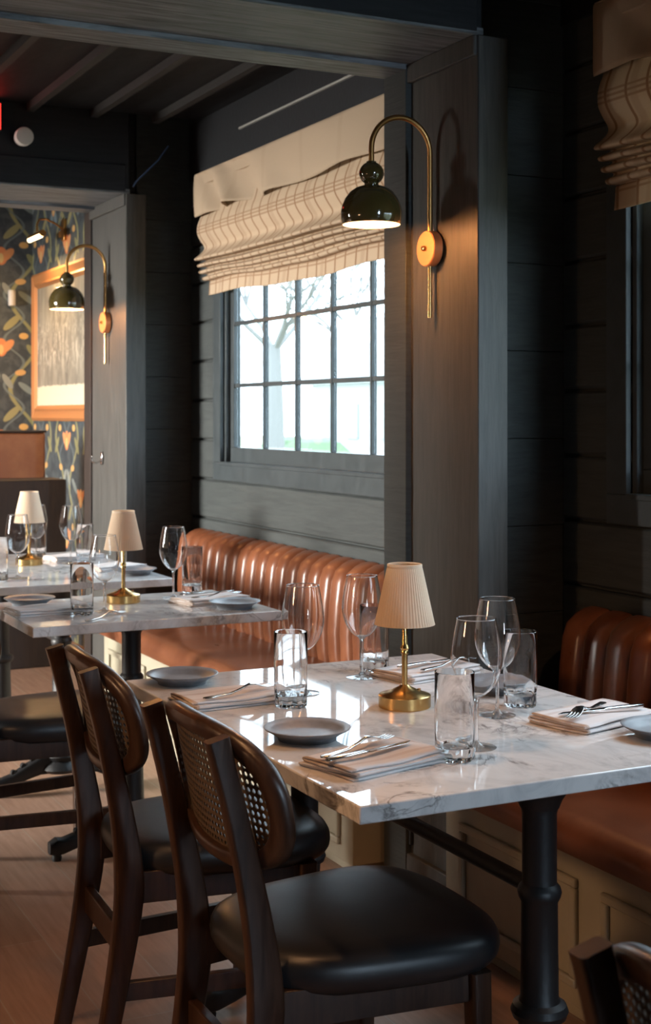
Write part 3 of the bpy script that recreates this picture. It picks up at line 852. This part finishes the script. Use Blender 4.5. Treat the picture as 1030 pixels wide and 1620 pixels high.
# ------------------------------------------------------------------ glasses
def make_wine(label):
    t = thing('wine_glass', label, 'wine glass')
    MB().lathe([(0, .0), (.034, .0), (.0365, .0010), (.0365, .0018), (.022, .0035), (.010, .0065), (.0048, .012), (.0036, .022), (.0033, .05), (.0038, .080), (.0060, .0885), (.0120, .0950), (.0100, .0962), (.0, .0945)], 40).build('stem', 'glass', t)
    out = [(.0040, .0905), (.0085, .0928), (.016, .0965), (.027, .106), (.037, .121), (.0435, .139), (.0462, .157), (.0450, .177), (.0410, .203), (.0365, .226), (.0352, .2335)]
    tb = [(i, r) for i, (r, z) in enumerate(out)]; tz = [(i, z) for i, (r, z) in enumerate(out)]
    pf = [(crom(tb, k/4), crom(tz, k/4)) for k in range(4*(len(out) - 1) + 1)]
    inn = [(r - .0008, z + .0002) for r, z in pf if r > .012]; inn.reverse()
    MB().lathe([(0, .0905)] + pf + inn + [(.006, .0965), (0, .0955)], 56).build('bowl', 'thin', t, angle=80)
    rim = [(.0352 + .0007*math.cos(a), .2335 + .0007*math.sin(a)) for a in [2*PI*k/8 for k in range(9)]]
    MB().lathe(rim, 48).build('rim', 'thin', t)
    return t
wine = Kind(make_wine)
def make_tumbler(label):
    t = thing('highball_glass', label, 'drinking glass')
    def cut(r, z, a):
        if r < .0335 and z > .012: return r
        return r*(1 - .085*abs(math.sin(5*a))**1.5*max(0, 1 - z/.036)) if r > .02 else r
    out = [(0, .0015), (.018, .0005), (.029, .0), (.0338, .003), (.0345, .010), (.0345, .020), (.0344, .030), (.0345, .05), (.0346, .09), (.0348, .152), (.0346, .1545)]
    inn = [(.0341, .1550), (.0335, .1540), (.0330, .09), (.0327, .05), (.0318, .033), (.0285, .0245), (.0150, .0225), (0, .0245)]
    MB().lathe(out + inn, 100, fn=cut).build('tumbler_body', 'thin', t, angle=40)
    return t
tumbler = Kind(make_tumbler)
wine((1.29, 2.709, ZT), 0, 'wine glass behind the tall tumbler between the two chair-side plates')
wine((1.489, 2.812, ZT), 0, 'wine glass in front of the bench, just left of the large lamp')
wine((1.36, 2.127, ZT), 0, 'wine glass behind the tumbler near the front edge of the front table')
wine((1.543, 2.336, ZT), 0, 'wine glass beside the tumbler next to the blue-white napkin')
wine((1.584, 4.315, ZT), 0, 'wine glass standing alone against the dark wall on the small middle table')
wine((1.284, 4.106, ZT), 0, 'wine glass just left of the lamp stem on the small middle table')
wine((1.26, 5.086, ZT), 0, 'wine glass in front of the back lamp, near edge of the back table')
wine((1.576, 5.489, ZT), 0, 'wine glass right of the back lamp, beside a folded napkin')
wine((1.475, 5.647, ZT), 0, 'wine glass behind the back lamp and its shade')
tumbler((1.209, 2.597, ZT), 0, 'tall clear tumbler by the pinkish napkin at the second chair')
tumbler((1.553, 2.871, ZT), .2, 'tall clear tumbler half hidden behind the large lamp shade')
tumbler((1.276, 2.066, ZT), .1, 'tall clear tumbler standing nearest the front edge of the front table')
tumbler((1.636, 2.392, ZT), .3, 'tall clear tumbler by the dark wall next to the blue-white napkin')
tumbler((1.690, 4.42, ZT), 0, 'tall clear tumbler behind the lone wine glass on the small middle table')
tumbler((1.203, 4.071, ZT), .2, 'tall clear tumbler at the front edge of the small middle table')
tumbler((1.647, 5.536, ZT), 0, 'tall clear tumbler beside the wine glass right of the back lamp')
tumbler((1.182, 5.050, ZT), .1, 'tall clear tumbler cut by the picture edge on the back table')
tumbler((1.515, 5.77, ZT), 0, 'tall clear tumbler behind the back lamp shade')

# ------------------------------------------------------------------ plates
def make_plate(label):
    t = MB().lathe([(0, .006), (.048, .0055), (.050, .0), (.054, .0), (.055, .006), (.066, .013), (.0795, .0205), (.081, .0225), (.0795, .0235), (.066, .0170), (.054, .0115), (.04, .0105), (0, .0105)], 64).build('side_plate', 'plate', angle=60)
    t['label'] = label; t['category'] = 'plate'
    return t
plate = Kind(make_plate)
plate((1.098, 2.935, ZT), 0, 'grey stoneware plate in the far corner of the front table behind the second chair')
plate((1.116, 2.325, ZT), 0, 'grey stoneware plate at the chair-side edge between the two chairs of the front table')
plate((1.722, 2.045, ZT), 0, 'bluish plate cut by the picture edge on the bench side of the front table')
plate((1.675, 2.545, ZT), 0, 'bluish plate mostly hidden behind the wine glasses of the front table')
plate((1.672, 4.005, ZT), 0, 'bluish plate at the bench corner of the small middle table')
plate((1.120, 4.366, ZT), 0, 'grey plate behind the pinkish napkin on the small middle table')
plate((1.690, 5.020, ZT), 0, 'bluish plate at the bench corner of the back table')

# ------------------------------------------------------------------ napkins and cutlery
def make_napkin(label):
    t = thing('folded_napkin', label, 'napkin')
    rd = random.Random(11)
    L, W, nl, th = .222, .138, 4, .0048
    # serpentine cross-section folded in four layers, open edges towards -y
    mid = []
    for k in range(nl):
        z = th*(k + .5); ys = (-W/2 + .004*(k % 2), W/2 - .002*k)
        rng = [ys[0] + (ys[1] - ys[0])*i/10 for i in range(11)]
        if k % 2: rng.reverse()
        mid += [(y, z) for y in rng]
        if k < nl - 1:
            yt = rng[-1]; sg = 1 if k % 2 == 0 else -1
            mid += [(yt + sg*.0032, z + th*.25), (yt + sg*.0045, z + th*.5), (yt + sg*.0032, z + th*.75)]
    rows = []
    for i in range(21):
        x = -L/2 + L*i/20
        rows.append([(x + .003*math.sin(y*30 + z*400), y + .0015*math.sin(x*40 + z*300), z*(1 + .05*math.sin(x*22)) + .0016*(z/.019)*math.sin(x*35 + y*28)) for y, z in mid])
    MB().grid(rows).build('cloth', 'napkin', t, angle=70, solid=.0034)
    # folded-over hem strip at the end, browner
    return t
napkin = Kind(make_napkin)
def make_fork(label):
    L = .19; b = MB()
    def zc(x): return .004 + .013*math.exp(-((x - .125)/.030)**2) + .004*max(0, (x - .16)/.03) - .002
    secs = []
    for x, w_, h in ((0, .004, .0012), (.004, .0075, .0016), (.03, .0065, .0016), (.07, .0038, .0018), (.10, .0030, .0019), (.118, .0036, .0017), (.128, .0090, .0012), (.140, .0115, .0010), (.150, .0120, .0010)):
        secs.append([(x, p, zc(x) + q) for p, q in rrect(w_, h, .9)])
    b.loft(secs)
    for k in range(4):
        y = (k - 1.5)*.0064; ss = []
        for x, w_ in ((.149, .0022), (.165, .0020), (.182, .0017), (.190, .0007)):
            ss.append([(x, y + p, zc(x) + q) for p, q in rrect(w_, .0009, .8)])
        b.loft(ss)
    o = b.build('fork', 'silver', angle=60); o['label'] = label; o['category'] = 'fork'; return o
fork = Kind(make_fork)
def make_knife(label):
    b = MB(); secs = []
    for x, y0, y1, h in ((0, -.004, .004, .0016), (.004, -.0075, .0075, .003), (.05, -.0068, .0068, .0032), (.085, -.0052, .0052, .0028), (.092, -.0048, .0055, .0022), (.097, -.0075, .0065, .0009), (.14, -.0085, .0065, .0008), (.185, -.0065, .0065, .0007), (.203, .0035, .0062, .0005)):
        secs.append([(x, (y0 + y1)/2 + p, .0034 + q) for p, q in rrect((y1 - y0)/2, h, .8)])
    b.loft(secs)
    o = b.build('table_knife', 'silver', angle=60); o['label'] = label; o['category'] = 'knife'; return o
knife = Kind(make_knife)
ZN = ZT + .0225
R_ = math.radians
napkin((1.120, 2.700, ZT), R_(2), 'folded napkin with browned corner behind the front cane chair back')
napkin((1.145, 2.108, ZT), R_(14), 'folded pinkish napkin nearest the front corner of the front table')
napkin((1.640, 2.775, ZT), R_(12), 'folded napkin behind the stem of the large lamp')
napkin((1.686, 2.214, ZT), R_(195), 'folded blue-white napkin lit by the window on the front table')
napkin((1.655, 4.165, ZT), R_(10), 'folded white napkin beside the bench-side plate of the middle table')
napkin((1.120, 4.165, ZT), R_(4), 'folded pinkish napkin on the chair side of the middle table')
napkin((1.665, 5.200, ZT), R_(15), 'folded white napkin touching the bluish plate of the back table')
napkin((1.640, 5.660, ZT), R_(8), 'folded bluish napkin behind the wine glass right of the back lamp')
fork((1.035, 2.640, ZN), R_(18), 'steel fork lying on the napkin behind the front chair back')
fork((1.035, 2.098, ZN), R_(24), 'steel fork on the pinkish napkin nearest the front corner')
fork((1.740, 2.250, ZN), R_(212), 'steel fork on the blue-white napkin by the bench')
fork((1.590, 2.715, ZN), R_(20), 'steel fork on the napkin behind the large lamp')
fork((1.176, 3.935, ZT), R_(38), 'steel fork lying on the bare marble of the middle table')
fork((1.570, 4.110, ZN), R_(15), 'steel fork on the white napkin of the middle table')
knife((1.030, 2.070, ZN), R_(16), 'steel knife on the pinkish napkin nearest the front corner')
knife((1.790, 2.190, ZN), R_(178), 'steel knife with thick handle on the blue-white napkin')
knife((1.560, 2.770, ZN), R_(12), 'steel knife on the napkin behind the large lamp')
knife((1.560, 4.190, ZN), R_(8), 'steel knife on the white napkin of the middle table')

# ------------------------------------------------------------------ the papered room beyond the doorway
t = thing('framed_painting', 'large misty grey painting in a gilt wood frame on the floral wallpaper', 'picture', (XW, 7.95, 1.80))
y0, y1, z0, z1 = -1.06, 1.06, -.475, .475

o = MB().box(-.022, -.012, 0, y1 - y0 - .18, 0, z1 - z0 - .18).build('canvas', 'painting', t, loc=(0, y0 + .09, z0 + .09))
b = MB(); fw = .105
def molding(b, p0, p1, inward):
    pr = [(0, 0), (-.030, 0), (-.042, .018), (-.036, .035), (-.030, .06), (-.038, .075), (-.024, .095), (-.016, fw)]
    secs = []
    for (p, m_) in ((p0, 1), (p1, -1)):
        secs.append([(x, p[0] + inward[0]*d + (m_*d if inward[0] == 0 else 0), p[1] + inward[1]*d + (m_*d if inward[1] == 0 else 0)) for x, d in pr] )
    b.loft(secs)
molding(b, (y0, z1), (y1, z1), (0, -1)); molding(b, (y0, z0), (y1, z0), (0, 1))
molding(b, (y0, z0), (y0, z1), (1, 0)); molding(b, (y1, z0), (y1, z1), (-1, 0))
b.build('frame', 'gilt', t, angle=30)
t = thing('picture_light', 'brass picture light with glowing tube on the wallpaper above the painting', 'wall lamp', (XW, 8.34, 2.50))
MB().box(-.018, 0, -.035, .035, -.07, .06).build('wall_plate', 'aged_brass', t, bevel=.003)
MB().tube([(-.018, 0, 0), (-.06, .0, .03), (-.12, .0, .055), (-.16, .0, .05), (-.175, 0, .02), (-.176, 0, -.035)], .006, 10).build('arm', 'aged_brass', t)
MB().lathe([(0, -.15), (.018, -.15), (.020, -.145), (.020, .145), (.018, .15), (0, .15)], 20, axis='y').build('lamp_housing', 'aged_brass', t, loc=(-.178, 0, -.05))
MB().lathe([(0, -.135), (.014, -.135), (.014, .135), (0, .135)], 16, axis='y').build('glowing_tube', 'tube', t, loc=(-.186, 0, -.063))
area('picture_light_glow', (XW - .186, 8.34, 2.415), (0, R_(18), 0), .03, .26, 14, (1.0, .60, .26))
o = MB().lathe([(0, -.05), (.022, -.05), (.024, -.045), (.024, .045), (.022, .05), (0, .05)], 24).build('wall_sensor', 'white_plastic', loc=(2.215, YF - .026, 2.13)); o['label'] = 'small white cylindrical device on the dark floral wallpaper'; o['category'] = 'sensor'
t = thing('booth_bench', 'dark wood booth with tan leather upper panel in front of the wallpaper', 'booth', (1.2, 7.4, 0))
MB().box(.05, .90, 0, .28, 0, 1.012).build('end_panel', 'dark_wood', t, bevel=.006)
MB().box(.05, .86, .28, .38, 0, 1.262).build('leather_back', 'tan', t, bevel=.012, seg=3)
MB().box(.045, .865, .275, .385, 1.262, 1.275).build('cap_rail', 'dark_wood', t, bevel=.003)
# coat hook on the doorway post
t = thing('coat_hook', 'small metal coat hook low on the post under the smaller wall lamp', 'hook', (XP, 6.43, 1.155))
MB().box(-.006, 0, -.011, .011, -.03, .03).build('hook_plate', 'silver', t, bevel=.002)
MB().tube([(-.004, 0, -.012), (-.03, 0, -.022), (-.045, 0, -.02), (-.052, 0, -.004), (-.05, 0, .012)], .0045, 8).build('hook_arm', 'silver', t)
# exit sign and its lamp on the doorway beam
YB2 = P2[0]
t = thing('exit_sign', 'glowing red exit sign cut by the picture edge on the doorway beam', 'sign', (1.268, YB2 - .002, 2.655))
MB().box(-.155, .155, -.045, 0, -.062, .062).build('housing', 'black', t, bevel=.004)
MB().box(-.150, .150, -.048, -.044, -.056, .056).build('sign_face', 'exit', t)
cu = bpy.data.curves.new('sign_text', 'FONT'); cu.body = 'EXIT'; cu.size = .10; cu.align_x = 'CENTER'; cu.align_y = 'CENTER'; cu.extrude = .001
to = bpy.data.objects.new('sign_text', cu); COL.objects.link(to); bpy.context.view_layer.update()
me = bpy.data.meshes.new_from_object(to.evaluated_get(bpy.context.evaluated_depsgraph_get())); bpy.data.objects.remove(to)
o = bpy.data.objects.new('sign_lettering', me); COL.objects.link(o); o.parent = t; o.location = (0, -.0495, 0); o.rotation_euler = (PI/2, 0, 0); me.materials.clear(); me.materials.append(M['white_plastic'])
d = bpy.data.lights.new('exit_glow', 'POINT'); d.energy = .3; d.color = (1, .03, .02); d.shadow_soft_size = .08
o = bpy.data.objects.new('exit_glow', d); COL.objects.link(o); o.location = (1.22, YB2 - .15, 2.65)
t = thing('emergency_lamp', 'round pale lamp head beside the red exit sign on the dark beam', 'lamp', (1.516, YB2, 2.573))
MB().lathe([(0, 0), (.030, 0), (.032, .02), (.024, .03), (0, .032)], 24).build('bracket', 'black', t, rot=(PI/2, 0, 0))
MB().lathe([(0, .03), (.036, .03), (.040, .05), (.040, .075), (.037, .080), (0, .083)], 32).build('lens', 'white_plastic', t, rot=(PI/2, 0, 0))
# thin bluish cable hanging at the corner of the doorway beam
m = Mat('blue_cable', (.05, .10, .22), .4); M['cable'] = m.m
o = MB().tube([(2.03, YB2 - .01, 2.40), (2.045, YB2 - .012, 2.425), (2.09, YB2 - .012, 2.47), (2.15, YB2 - .012, 2.53), (2.20, YB2 - .01, 2.60)], .0035, 6).build('cable', 'cable'); o['label'] = 'thin bluish cable looping down the dark corner by the doorway beam'; o['category'] = 'cable'
# outlet low on the pillar
t = thing('wall_outlet', 'small black outlet low on the post under the table', 'outlet', (XP, 3.50, .165))
MB().box(-.006, .004, -.032, .032, -.04, .04).build('cover_plate', 'black', t, bevel=.002)
